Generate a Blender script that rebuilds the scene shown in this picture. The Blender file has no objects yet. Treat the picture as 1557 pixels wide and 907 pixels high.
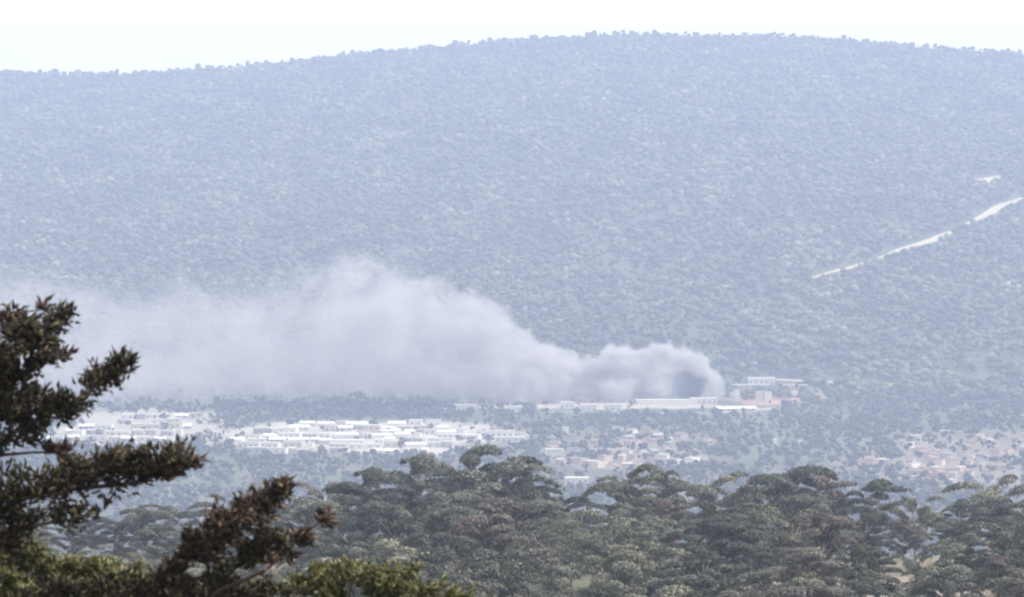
import bpy, math, random
import numpy as np
from mathutils import Vector, Matrix, Euler

random.seed(7)
rng = np.random.default_rng(7)
sc = bpy.context.scene
C = sc.collection

# ------------------------------------------------------------------ camera
F = 8898.0            # focal length in photograph pixels (10 degrees across 1557 px)
HZ = 130.0            # photograph row of the horizon
CAMZ = 250.0          # camera stands 250 m above the valley floor
cd = bpy.data.cameras.new("camera"); cam = bpy.data.objects.new("camera", cd); C.objects.link(cam)
cam.location = (0, 0, CAMZ)
cam.rotation_euler = (math.pi/2 - math.atan((453.5-HZ)/F), 0, 0)
cd.angle = 2*math.atan(778.5/F)
cd.clip_start = 0.5; cd.clip_end = 60000
cd.dof.use_dof = True; cd.dof.focus_distance = 3500; cd.dof.aperture_fstop = 12
sc.camera = cam

# ------------------------------------------------------------------ light
SUN_EL, SUN_AZ = math.radians(45), math.radians(80)   # azimuth clockwise from +Y
sun_dir = Vector((math.sin(SUN_AZ)*math.cos(SUN_EL), math.cos(SUN_AZ)*math.cos(SUN_EL), math.sin(SUN_EL)))
w = bpy.data.worlds.new("World"); sc.world = w; w.use_nodes = True
nt = w.node_tree; nt.nodes.clear()
sky = nt.nodes.new("ShaderNodeTexSky"); sky.sky_type = 'NISHITA'; sky.sun_disc = False
sky.sun_elevation = SUN_EL; sky.sun_rotation = SUN_AZ
sky.air_density = 1.0; sky.dust_density = 2.5; sky.ozone_density = 1.0; sky.altitude = 300
bg = nt.nodes.new("ShaderNodeBackground"); bg.inputs[1].default_value = 0.15
wo = nt.nodes.new("ShaderNodeOutputWorld")
veil = nt.nodes.new("ShaderNodeMix"); veil.data_type = 'RGBA'; veil.inputs[0].default_value = .85   # thin bright high cloud over the whole sky
veil.inputs[7].default_value = (10.9, 11.0, 10.2, 1); nt.links.new(sky.outputs[0], veil.inputs[6])
nt.links.new(veil.outputs[2], bg.inputs[0]); nt.links.new(bg.outputs[0], wo.inputs[0])
sd = bpy.data.lights.new("sun", 'SUN'); sd.energy = 4.8; sd.angle = math.radians(0.5); sd.color = (1, .95, .87)
so = bpy.data.objects.new("sun", sd); C.objects.link(so)
so.rotation_euler = sun_dir.to_track_quat('Z', 'Y').to_euler(); so.location = (0, 0, 900)
sc.view_settings.view_transform = 'Standard'; sc.view_settings.look = 'None'
sc.view_settings.gamma = 1; sc.view_settings.exposure = 0.07
cy = sc.cycles
cy.use_denoising = True
cy.max_bounces = 6; cy.diffuse_bounces = 2; cy.transparent_max_bounces = 8
cy.volume_bounces = 1; cy.volume_max_steps = 256; cy.volume_step_rate = 1.0
cy.pixel_filter_type = 'BLACKMAN_HARRIS'; cy.filter_width = 2.2
HAZE_DENSITY = 1.36e-4
HAZE_COLOR = (0.57, 0.66, 0.97)

# ------------------------------------------------------------------ noise helpers
def _hash(ix, iy, s):
    h = (ix.astype(np.int64)*374761393 + iy.astype(np.int64)*668265263 + s*1442695041) & 0xffffffff
    h = ((h ^ (h >> 13))*1274126177) & 0xffffffff
    return ((h ^ (h >> 16)) & 0xffff)/65535.0
def vnoise(x, y, s=0):
    x = np.asarray(x, float); y = np.asarray(y, float)
    ix = np.floor(x); iy = np.floor(y); fx = x-ix; fy = y-iy
    fx = fx*fx*(3-2*fx); fy = fy*fy*(3-2*fy)
    a = _hash(ix, iy, s); b = _hash(ix+1, iy, s); c = _hash(ix, iy+1, s); d = _hash(ix+1, iy+1, s)
    return (a*(1-fx)+b*fx)*(1-fy)+(c*(1-fx)+d*fx)*fy
def fbm(x, y, s=0, o=4):
    t = 0; a = .5; n = 0
    for i in range(o):
        t = t+a*vnoise(x*2**i, y*2**i, s+i); n += a; a *= .55
    return t/n
def sstep(a, b, x):
    t = np.clip((x-a)/(b-a), 0, 1); return t*t*(3-2*t)

# ------------------------------------------------------------------ terrain
RIDGE_Y = 8000.0
sk_x = np.array([-3000,-1200,-300,0,120,230,330,450,530,610,700,800,870,950,1060,1160,1260,1380,1460,1557,1900,2600,5000.])
sk_y = np.array([125,118,112,112,114,113,104,94,84,76,68,59,56,51,54,53,58,70,76,82,92,104,122.])
NEAR_Y = np.array([-400,-100,0,20,45,100,200,420,700,790,900,1100,1500,2500,3300,4560,20000.])
NEAR_Z = np.array([8,2,-1.75,-4,-8.6,-20,-33,-45,-56.5,-64,-84,-110,-165,-238,-250,-250,-250.])
def height(x, y):
    x = np.asarray(x, float); y = np.asarray(y, float)
    base = np.interp(y, NEAR_Y, NEAR_Z)
    px = 778.5+x*F/np.maximum(RIDGE_Y, 1)
    rid = (HZ-np.interp(px, sk_x, sk_y))*RIDGE_Y/F+250
    t = np.clip((y-4640)/(RIDGE_Y-4640), 0, 1)
    s = 1.10*t - 0.10*t**3
    s = s - 0.08*t*(1-t)*np.sin(3+x/310+t*4)
    s = s*sstep(0, .08, t)
    z = base+s*rid
    z = z+(fbm(x/260, y/420, 5, 3)-.5)*16*sstep(0, .12, t)*(1-sstep(.8, 1, t))
    back = np.maximum(y-RIDGE_Y, 0)
    z = z-back*0.16-rid*0
    z = z+(fbm(x/40, y/60, 9, 3)-.5)*2.4*sstep(200, 420, y)*(1-sstep(900, 1400, y))
    z = z+(fbm(x/9, y/9, 19, 3)-.5)*1.2*sstep(8, 30, y)*(1-sstep(120, 300, y))
    z = z+(fbm(x/90, y/160, 12, 3)-.5)*3*sstep(2500, 3000, y)
    return np.maximum(z+CAMZ, -1.5)
def zat(x, y): return float(height(x, y))
def ground_at(px, py, y0=2600., y1=7990.):
    ys = np.arange(y0, y1, 4.0)
    xs = (px-778.5)/F*ys
    zr = CAMZ-(py-HZ)/F*ys
    k = np.nonzero(height(xs, ys) >= zr)[0]
    i = int(k[0]) if len(k) else len(ys)-1
    return float(xs[i]), float(ys[i])
def pix(x, y, z): return 778.5+x/y*F, HZ+(CAMZ-z)/y*F
def at(px, py, d): return Vector(((px-778.5)/F*d, d, CAMZ-(py-HZ)/F*d))

# ------------------------------------------------------------------ materials
def mat(name):
    m = bpy.data.materials.new(name); m.use_nodes = True
    return m, m.node_tree, m.node_tree.nodes["Principled BSDF"]
def N(nt, t, **k):
    n = nt.nodes.new(t)
    for a, b in k.items(): setattr(n, a, b)
    return n
def simple(name, col, rough=.8, var=.12, scale=.6, spec=.2):
    m, nt, b = mat(name)
    tc = N(nt, "ShaderNodeTexCoord"); no = N(nt, "ShaderNodeTexNoise"); no.inputs['Scale'].default_value = scale; no.inputs['Detail'].default_value = 5
    oi = N(nt, "ShaderNodeObjectInfo"); hs = N(nt, "ShaderNodeHueSaturation"); mr = N(nt, "ShaderNodeMapRange"); ad = N(nt, "ShaderNodeMath", operation='ADD')
    nt.links.new(tc.outputs['Object'], no.inputs['Vector'])
    nt.links.new(no.outputs[0], ad.inputs[0]); nt.links.new(oi.outputs['Random'], ad.inputs[1])
    mr.inputs[1].default_value = .3; mr.inputs[2].default_value = 1.7
    mr.inputs[3].default_value = 1-var; mr.inputs[4].default_value = 1+var
    nt.links.new(ad.outputs[0], mr.inputs[0]); nt.links.new(mr.outputs[0], hs.inputs['Value'])
    hs.inputs['Color'].default_value = (*col, 1); nt.links.new(hs.outputs[0], b.inputs['Base Color'])
    b.inputs['Roughness'].default_value = rough; b.inputs['Specular IOR Level'].default_value = spec
    return m
def foliage(name, c1, c2, c3=None, rough=.65, trans=.25, stands=False):
    """leaf colour varies per leaf clump (mesh island) and per tree"""
    m, nt, b = mat(name)
    g = N(nt, "ShaderNodeNewGeometry"); cr = N(nt, "ShaderNodeValToRGB")
    cr.color_ramp.elements[0].color = (*c1, 1); cr.color_ramp.elements[1].color = (*c2, 1)
    if c3: e = cr.color_ramp.elements.new(.8); e.color = (*c2, 1); cr.color_ramp.elements[-1].color = (*c3, 1)
    nt.links.new(g.outputs['Random Per Island'], cr.inputs[0])
    oi = N(nt, "ShaderNodeObjectInfo"); hs = N(nt, "ShaderNodeHueSaturation"); mr = N(nt, "ShaderNodeMapRange")
    mr.inputs[3].default_value = .75; mr.inputs[4].default_value = 1.3
    nt.links.new(oi.outputs['Random'], mr.inputs[0]); nt.links.new(mr.outputs[0], hs.inputs['Value'])
    nt.links.new(cr.outputs[0], hs.inputs['Color'])
    if stands:      # stands of differing species: paler and darker patches of wood some 100 m across
        tc = N(nt, "ShaderNodeTexCoord"); mpg = N(nt, "ShaderNodeMapping"); mpg.inputs['Scale'].default_value = (.016, .006, .01)
        no = N(nt, "ShaderNodeTexNoise"); no.inputs['Scale'].default_value = 1; no.inputs['Detail'].default_value = 5; no.inputs['Roughness'].default_value = .6
        m2 = N(nt, "ShaderNodeMapRange"); m2.inputs[1].default_value = .35; m2.inputs[2].default_value = .65; m2.inputs[3].default_value = .6; m2.inputs[4].default_value = 1.55
        nt.links.new(tc.outputs['Object'], mpg.inputs[0]); nt.links.new(mpg.outputs[0], no.inputs['Vector']); nt.links.new(no.outputs[0], m2.inputs[0])
        nt.links.new(m2.outputs[0], hs.inputs['Value'])
    nt.links.new(hs.outputs[0], b.inputs['Base Color']); b.inputs['Roughness'].default_value = rough
    b.inputs['Specular IOR Level'].default_value = .15
    tr = N(nt, "ShaderNodeBsdfTranslucent"); mx = N(nt, "ShaderNodeMixShader"); mx.inputs[0].default_value = trans
    nt.links.new(hs.outputs[0], tr.inputs[0]); nt.links.new(b.outputs[0], mx.inputs[1]); nt.links.new(tr.outputs[0], mx.inputs[2])
    nt.links.new(mx.outputs[0], nt.nodes['Material Output'].inputs[0])
    return m
M = dict(
    white=simple('white_plaster', (.66, .63, .585), .8, .1), cream=simple('cream_plaster', (.55, .47, .38), .85, .15),
    grey=simple('grey_concrete', (.34, .33, .32), .85, .2), pink=simple('pink_plaster', (.46, .33, .28), .85, .15),
    flat=simple('flat_roof_screed', (.6, .58, .55), .85, .2), tile=simple('clay_roof_tiles', (.24, .165, .145), .85, .25, 2),
    sheet=simple('pale_sheet_roof', (.66, .66, .66), .45, .12), burnt=simple('charred_wall', (.04, .038, .04), .9, .3),
    glass=simple('dark_window_glass', (.03, .035, .045), .2, .2, spec=.5), wood=simple('weathered_door', (.12, .08, .05), .8, .2),
    bark=simple('grey_brown_bark', (.30, .26, .22), .95, .3, 6), cbark=simple('dark_cypress_bark', (.05, .032, .025), .95, .3, 12),
    road=simple('pale_gravel_track', (.50, .44, .35), .95, .15, .08), yard=simple('pale_yard_concrete', (.45, .42, .38), .95, .25, .05),
    red=simple('red_earth', (.36, .22, .17), .95, .2, .06), stone=simple('pale_stone_wall', (.52, .48, .43), .9, .2, .4),
)
FOL = [foliage('pine_needles_dark', (.034, .042, .036), (.075, .083, .067), (.155, .16, .135), trans=.02),
       foliage('pine_needles_olive', (.062, .067, .050), (.145, .145, .11), (.30, .29, .235), trans=.02),
       foliage('pine_needles_grey', (.050, .058, .050), (.115, .12, .10), (.25, .25, .21), trans=.02),
       foliage('scrub_leaves_brown', (.058, .050, .046), (.125, .106, .098), (.24, .205, .185), trans=.02)]
F_FAR = foliage('hill_tree_leaves', (.034, .042, .026), (.10, .112, .068), (.20, .20, .13), trans=0, stands=True)
F_VAL = foliage('valley_tree_leaves', (.022, .030, .026), (.05, .06, .042), (.085, .085, .065), trans=0)
F_CYP = foliage('cypress_sprays', (.016, .012, .010), (.055, .045, .026), (.20, .165, .10), rough=.6, trans=.12)
F_CYPR = foliage('russet_cypress_sprays', (.018, .012, .010), (.060, .040, .028), (.19, .14, .10), rough=.6, trans=.12)
F_BUSH = foliage('yellow_green_sprays', (.04, .042, .018), (.15, .145, .065), (.34, .32, .17), rough=.6, trans=.25)

# ground: colour attribute holds the soil's own colour, noise adds scrub and stones
m_ground, nt, b = mat('dry_ground')
at_ = N(nt, "ShaderNodeVertexColor", layer_name='soil'); tc = N(nt, "ShaderNodeTexCoord")
n1 = N(nt, "ShaderNodeTexNoise"); n1.inputs['Scale'].default_value = .11; n1.inputs['Detail'].default_value = 7; n1.inputs['Roughness'].default_value = .7
mp = N(nt, "ShaderNodeMapRange"); mp.inputs[1].default_value = .35; mp.inputs[2].default_value = .65; mp.inputs[3].default_value = .65; mp.inputs[4].default_value = 1.35
hs = N(nt, "ShaderNodeHueSaturation")
nt.links.new(tc.outputs['Object'], n1.inputs['Vector']); nt.links.new(n1.outputs[0], mp.inputs[0]); nt.links.new(mp.outputs[0], hs.inputs['Value'])
nt.links.new(at_.outputs[0], hs.inputs['Color']); nt.links.new(hs.outputs[0], b.inputs['Base Color']); b.inputs['Roughness'].default_value = .95
b.inputs['Specular IOR Level'].default_value = .1

# ------------------------------------------------------------------ object helpers
def tag(o, label=None, cat=None, group=None, kind=None):
    if label: o['label'] = label
    if cat: o['category'] = cat
    if group: o['group'] = group
    if kind: o['kind'] = kind
    return o
def mesh(name, V, Fc, m=None, smooth=False):
    me = bpy.data.meshes.new(name)
    V = np.asarray(V, np.float32)
    if isinstance(Fc, np.ndarray):
        n, k = Fc.shape
        me.vertices.add(len(V)); me.vertices.foreach_set('co', V.ravel())
        me.loops.add(n*k); me.loops.foreach_set('vertex_index', Fc.astype(np.int32).ravel())
        me.polygons.add(n); me.polygons.foreach_set('loop_start', np.arange(0, n*k, k, dtype=np.int32))
        me.update(calc_edges=True)
    else:
        me.from_pydata([tuple(map(float, v)) for v in V], [], Fc)
    if smooth: me.polygons.foreach_set('use_smooth', np.ones(len(me.polygons), bool))
    if m: me.materials.append(m)
    return me
def obj(name, me, parent=None, loc=(0, 0, 0), rot=(0, 0, 0), scale=(1, 1, 1)):
    o = bpy.data.objects.new(name, me); C.objects.link(o); o.location = loc; o.rotation_euler = rot; o.scale = scale
    if parent: o.parent = parent
    return o
ONES = ['', 'first', 'second', 'third', 'fourth', 'fifth', 'sixth', 'seventh', 'eighth', 'ninth', 'tenth', 'eleventh', 'twelfth', 'thirteenth',
        'fourteenth', 'fifteenth', 'sixteenth', 'seventeenth', 'eighteenth', 'nineteenth']
TENS = {20: ('twentieth', 'twenty'), 30: ('thirtieth', 'thirty'), 40: ('fortieth', 'forty'), 50: ('fiftieth', 'fifty'), 60: ('sixtieth', 'sixty'), 70: ('seventieth', 'seventy'),
        80: ('eightieth', 'eighty'), 90: ('ninetieth', 'ninety')}
def ordw(n):
    if n < 20: return ONES[n]
    a, c = TENS[n//10*10]
    return a if n % 10 == 0 else c+'-'+ONES[n % 10]

# ------------------------------------------------------------------ ground sheet
xs = np.unique(np.concatenate([np.linspace(-6000, -900, 22), np.linspace(-900, 900, 181), np.linspace(900, 6000, 22), np.linspace(-60, 60, 61)]))
ys = np.unique(np.concatenate([np.linspace(-400, -20, 14), np.linspace(-20, 120, 61), np.linspace(120, 820, 90), np.linspace(820, 2600, 70),
                               np.linspace(2600, 4700, 190), np.linspace(4700, 8100, 230), np.linspace(8100, 9400, 24)]))
X, Y = np.meshgrid(xs, ys); Z = height(X, Y)
nx, ny = len(xs), len(ys)
idx = np.arange(nx*ny).reshape(ny, nx)
quads = np.stack([idx[:-1, :-1].ravel(), idx[:-1, 1:].ravel(), idx[1:, 1:].ravel(), idx[1:, :-1].ravel()], 1)
gm = mesh('ground', np.stack([X.ravel(), Y.ravel(), Z.ravel()], 1), quads, m_ground, True)
def soil(x, y):
    """the soil's own colour at a place"""
    n = fbm(x/60, y/90, 31, 4)[..., None]; n2 = fbm(x/220, y/400, 41, 3)[..., None]
    grass = np.array([.075, .082, .055]); dry = np.array([.115, .115, .08]); pinkc = np.array([.25, .205, .175]); scrub = np.array([.09, .095, .06])
    c = grass+(dry-grass)*sstep(.3, .7, n)
    c = c*(.8+.4*n2)
    px = 778.5+x/np.maximum(y, 1)*F; py = HZ+(CAMZ-height(x, y))/np.maximum(y, 1)*F
    def patch(cx, cy, rx, ry, s):
        d = ((px-cx)/rx)**2+((py-cy)/ry)**2+(fbm(x/25, y/60, s, 3)-.5)*1.6
        return (1-sstep(.5, 1.2, d))[..., None]
    val = (y > 2600)[..., None]
    for cx, cy, rx, ry, col, a in [(1470, 700, 200, 45, pinkc, .6), (940, 690, 130, 30, pinkc, .5), (1170, 603, 90, 13, np.array([.40, .26, .21]), .95),
                                   (570, 665, 240, 28, np.array([.42, .39, .35]), .85), (210, 650, 150, 30, np.array([.42, .39, .35]), .7),
                                   (900, 616, 200, 7, np.array([.42, .36, .32]), .8)]:
        p = patch(cx, cy, rx, ry, int(cx))*a*val
        c = c*(1-p)+col*p
    near = (1-sstep(900, 1500, y))[..., None]
    c = c*(1-near)+near*(scrub+(pinkc*.8-scrub)*sstep(.5, .75, fbm(x/22, y/60, 77, 3)[..., None]))
    return np.clip(c, 0.01, .9)
sc_ = soil(X.ravel(), Y.ravel())
ca = gm.color_attributes.new('soil', 'FLOAT_COLOR', 'POINT')
ca.data.foreach_set('color', np.concatenate([sc_, np.ones((len(sc_), 1))], 1).astype(np.float32).ravel())
tag(obj('ground', gm), 'dry scrubby valley floor and hillside', kind='structure')

# ------------------------------------------------------------------ tracks on the hill (sheets laid on the ground)
def strip(name, pts, width, m, lift=.25, label=None, kind='structure', seg=6.0):
    P = [ground_at(*p[:2]) for p in pts]; W = [p[2] if len(p) > 2 else width for p in pts]
    V = []; f = []
    line = []; ww = []
    for (a, b_), wa, wb in zip(zip(P[:-1], P[1:]), W[:-1], W[1:]):
        n = max(2, int(math.dist(a, b_)/seg))
        for i in range(n): t = i/n; line.append((a[0]+(b_[0]-a[0])*t, a[1]+(b_[1]-a[1])*t)); ww.append(wa+(wb-wa)*t)
    line.append(P[-1]); ww.append(W[-1])
    K = 7
    for i, (x, y) in enumerate(line):
        a = line[max(0, i-1)]; c = line[min(len(line)-1, i+1)]
        dx, dy = c[0]-a[0], c[1]-a[1]; L = math.hypot(dx, dy) or 1; nx_, ny_ = -dy/L, dx/L
        wl = ww[i]*(.75+.5*random.random()); wr = ww[i]*(.75+.5*random.random())
        for k in range(K):
            t = k/(K-1)*2-1; o = t*(wl if t < 0 else wr)/2
            qx, qy = x+nx_*o, y+ny_*o
            V.append((qx, qy, zat(qx, qy)+(lift if abs(t) < .99 else -.3)))
    f = [(i*K+k, i*K+k+1, (i+1)*K+k+1, (i+1)*K+k) for i in range(len(line)-1) for k in range(K-1)]
    o = obj(name, mesh(name, V, f, m)); tag(o, label, kind=kind)
    return line, ww
hill_track, htw = strip('road', [(1235, 422, 7), (1262, 414, 8), (1290, 407, 13), (1305, 403, 8), (1340, 392, 8), (1370, 380, 11), (1410, 368, 15), (1432, 358, 13), (1450, 350, 5), (1480, 336, 6), (1500, 326, 12), (1530, 310, 14), (1550, 303, 8), (1600, 290, 6)], 16, M['road'], label='pale gravel track climbing the right side of the hill')
up_track, utw = strip('path', [(1486, 280, 8), (1500, 274, 22), (1518, 268, 8)], 12, M['road'], label='short pale scar high on the hill above the track')
low_track, ltw = strip('path', [(1180, 578, 5), (1250, 581, 6), (1310, 583, 6), (1360, 585, 3)], 8, M['road'], label='thin pale track right of the burning compound')
clear = [(np.array(hill_track), np.array(htw), 34), (np.array(up_track), np.array(utw), 30), (np.array(low_track), np.array(ltw), 50)]

# ------------------------------------------------------------------ tree meshes for the far ground
def ico():
    t = (1+5**.5)/2
    v = np.array([(-1, t, 0), (1, t, 0), (-1, -t, 0), (1, -t, 0), (0, -1, t), (0, 1, t), (0, -1, -t), (0, 1, -t), (t, 0, -1), (t, 0, 1), (-t, 0, -1), (-t, 0, 1)], float)
    v /= np.linalg.norm(v[0])
    f = np.array([(0, 11, 5), (0, 5, 1), (0, 1, 7), (0, 7, 10), (0, 10, 11), (1, 5, 9), (5, 11, 4), (11, 10, 2), (10, 7, 6), (7, 1, 8), (3, 9, 4), (3, 4, 2), (3, 2, 6), (3, 6, 8), (3, 8, 9), (4, 9, 5), (2, 4, 11), (6, 2, 10), (8, 6, 7), (9, 8, 1)])
    return v, f
IV, IF = ico()
def clump_tree(n, r):
    """small irregular tree: n jagged leaf clumps around a short stem, height about 1, width about 1"""
    V = []; Fa = []
    for i in range(n):
        a = r.random()*6.28; q = .32*math.sqrt(r.random()) if n > 1 else 0
        s = r.uniform(.22, .34) if n > 1 else .42
        v = IV*(1+r.uniform(-.42, .35, (12, 1)))*np.array([s, s, s*r.uniform(.7, 1.05)])
        v = v+np.array([q*math.cos(a), q*math.sin(a), r.uniform(.3, .78) if n > 1 else .42])
        Fa.append(IF+len(V)*12); V.append(v)
    a = len(V)*12
    st = np.array([(-.035, -.03, -.05), (.035, -.03, -.05), (0, .04, -.05), (-.02, -.02, .5), (.02, -.02, .5), (0, .02, .5)])
    V.append(st); Fa.append(np.array([(0, 1, 4), (0, 4, 3), (1, 2, 5), (1, 5, 4), (2, 0, 3), (2, 3, 5)])+a)
    return np.concatenate(V), np.concatenate(Fa)
def scatter(name, P, S, nvar, nclump, m, label, cat):
    """one joined mesh of very many small trees"""
    var = [clump_tree(nclump, rng) for _ in range(nvar)]
    pick = rng.integers(0, nvar, len(P)); VV = []; FF = []; off = 0
    for k in range(nvar):
        q = np.nonzero(pick == k)[0]; v, f = var[k]
        a = rng.random(len(q))*6.283; ca_, sa = np.cos(a)[:, None], np.sin(a)[:, None]
        s = S[q][:, None]; asp = rng.uniform(.8, 1.3, len(q))[:, None]
        x = (v[:, 0][None]*ca_-v[:, 1][None]*sa)*s*asp+P[q, 0:1]
        y = (v[:, 0][None]*sa+v[:, 1][None]*ca_)*s*asp+P[q, 1:2]
        z = v[:, 2][None]*s+P[q, 2:3]
        VV.append(np.stack([x, y, z], -1).reshape(-1, 3))
        FF.append((f[None]+(np.arange(len(q))*len(v))[:, None, None]+off).reshape(-1, 3)); off += len(q)*len(v)
    o = obj(name, mesh(name, np.concatenate(VV), np.concatenate(FF), m)); tag(o, label, cat, kind='stuff')
def keep_clear(P):
    k = np.ones(len(P), bool)
    for L, W, front in clear:
        for (lx, ly), wd in zip(L[::2], W[::2]):
            fr = front*max(.5, min(1, wd/14))
            k &= ~((np.abs(P[:, 0]-lx) < 8) & (P[:, 1] > ly-wd/2-fr) & (P[:, 1] < ly+wd/2+2))
    return k
occupied = []     # (x, y, radius) of everything that stands in the valley
def not_occupied(P, grow=0):
    k = np.ones(len(P), bool)
    for ox, oy, r in occupied:
        k &= ~((np.abs(P[:, 0]-ox) < r+grow) & (P[:, 1] > oy-r-22) & (P[:, 1] < oy+r+3))
    return k

# ------------------------------------------------------------------ buildings
def box(x0, x1, y0, y1, z0, z1):
    V = [(x0, y0, z0), (x1, y0, z0), (x1, y1, z0), (x0, y1, z0), (x0, y0, z1), (x1, y0, z1), (x1, y1, z1), (x0, y1, z1)]
    return V, [(0, 1, 5, 4), (1, 2, 6, 5), (2, 3, 7, 6), (3, 0, 4, 7), (4, 5, 6, 7), (3, 2, 1, 0)]
def joinb(*bs):
    V = []; f = []
    for v, g in bs:
        n = len(V); V += v; f += [tuple(i+n for i in q) for q in g]
    return V, f
def gable_wall():
    V = [(-.5, -.5, -.1), (.5, -.5, -.1), (.5, .5, -.1), (-.5, .5, -.1), (-.5, -.5, .66), (.5, -.5, .66), (.5, .5, .66), (-.5, .5, .66), (-.5, 0, .96), (.5, 0, .96)]
    return V, [(0, 1, 5, 4), (1, 2, 6, 9, 5), (2, 3, 7, 6), (3, 0, 4, 8, 7), (3, 2, 1, 0)]
def gable_roof():
    V = []
    for x in (-.55, .55):
        V += [(x, -.6, .61), (x, 0, .98), (x, .6, .61), (x, .6, .67), (x, 0, 1.05), (x, -.6, .67)]
    f = [(0, 6, 7, 1), (1, 7, 8, 2), (2, 8, 9, 3), (3, 9, 10, 4), (4, 10, 11, 5), (5, 11, 6, 0), (0, 1, 4, 5), (1, 2, 3, 4), (6, 11, 10, 7), (7, 10, 9, 8)]
    return V, f
def flat_roof():   # slab with a low parapet, a stair hood at one end
    return joinb(box(-.52, .52, -.52, .52, .93, .97), box(-.52, .52, -.52, -.49, .972, 1.05), box(-.52, .52, .49, .52, .972, 1.05),
                 box(-.52, -.50, -.489, .489, .972, 1.05), box(.50, .52, -.489, .489, .972, 1.05))
def vault_roof():
    n = 8; V = []
    for x in (-.51, .51):
        for i in range(n+1):
            a = math.pi*i/n; V.append((x, -.52*math.cos(a), .58+.42*math.sin(a)))
    f = [(i, i+n+1, i+n+2, i+1) for i in range(n)]+[tuple(range(n+1)), tuple(range(2*n+1, n, -1))]
    return V, f
WALLM = {}; ROOFM = {}
def bmesh_of(kind, m):
    key = (kind, m)
    if key not in WALLM:
        V, f = {'gw': gable_wall, 'gr': gable_roof, 'fr': flat_roof, 'vr': vault_roof,
                'fw': lambda: box(-.5, .5, -.5, .5, -.1, .93), 'vw': lambda: box(-.5, .5, -.5, .5, -.1, .58),
                'win': lambda: joinb(box(-.5, .5, -.5, .5, -.5, .5)), 'door': lambda: box(-.5, .5, -.5, .5, 0, 1), 'chimney': lambda: box(-.5, .5, -.5, .5, 0, 1)}[kind]()
        WALLM[key] = mesh({'gw': 'wall', 'fw': 'wall', 'vw': 'wall', 'gr': 'roof', 'fr': 'roof', 'vr': 'roof', 'win': 'window', 'door': 'door', 'chimney': 'chimney'}[kind], V, f, M[m])
    return WALLM[key]
def building(name, px, py, wpx, h, depth, kind, wm, rm, label, cat, group=None, rot=None, detail=True):
    x, y = ground_at(px, py)
    wd = wpx*y/F
    rz = random.uniform(-.22, .22) if rot is None else rot
    root = bpy.data.objects.new(name, None); C.objects.link(root); root.empty_display_size = 2
    root.location = (x, y, zat(x, y)); root.rotation_euler = (0, 0, rz)
    tag(root, label, cat, group)
    s = (wd, depth, h)
    obj('wall', bmesh_of({'g': 'gw', 'f': 'fw', 'v': 'vw'}[kind], wm), root, scale=s)
    rf = obj('roof', bmesh_of({'g': 'gr', 'f': 'fr', 'v': 'vr'}[kind], rm), root, scale=s)
    if detail and kind != 'v':
        ww = min(1.3, wd*.12); n = max(2, min(6, int(wd/3.6)))
        dk = random.randrange(n)
        for i in range(n):
            cx = -wd/2+wd*(i+.5)/n
            if i == dk: obj('door', bmesh_of('door', 'wood'), root, (cx, -depth/2-.03, 0), scale=(1.1, .12, min(2.1, h*.55)))
            else: obj('window', bmesh_of('win', 'glass'), root, (cx, -depth/2-.03, h*.42), scale=(ww, .12, h*.25))
        if kind == 'g': obj('chimney', bmesh_of('chimney', 'grey'), rf, (.28, .15, .8), scale=(.6/wd, .6/depth, .4))
    occupied.append((x, y, max(wd, depth)/2+1))
    return root
WN = {'white': 'white', 'cream': 'cream', 'grey': 'grey', 'pink': 'pinkish'}
KN = {'g': 'pitched-roof', 'f': 'flat-roofed', 'v': 'vaulted'}
rnd = random.Random(11)
def house_rows(rows, place, group, wall_mix, kinds, wr, hr, left_of='left', tile=.3):
    nR = len(rows)
    for r, (py, spans) in enumerate(rows):
        rn = 'back' if r == 0 else 'front' if r == nR-1 else ordw(r+1)
        i = 0
        for x0, x1 in spans:
            x = x0
            while x < x1:
                wp = rnd.uniform(*wr); wp = min(wp, max(8, x1-x))
                if rnd.random() > .10:
                    i += 1
                    wm = rnd.choice(wall_mix); k = rnd.choice(kinds)
                    rm = ('tile' if rnd.random() < tile else 'sheet') if k == 'g' else ('sheet' if k == 'v' else 'flat')
                    rowtxt = f"{rn} row" if rn in ('back', 'front') else f"{rn} row from the back"
                    lab = f"{WN[wm]} {KN[k]} house, {ordw(i)} from left, {rowtxt}, {place}"
                    building('house', x+wp/2, py+rnd.uniform(-1.2, 1.2), wp, rnd.uniform(*hr), rnd.uniform(7, 12), k, wm, rm, lab, 'house', group, detail=wp > 13)
                x += wp+rnd.uniform(1, 7)
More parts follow.
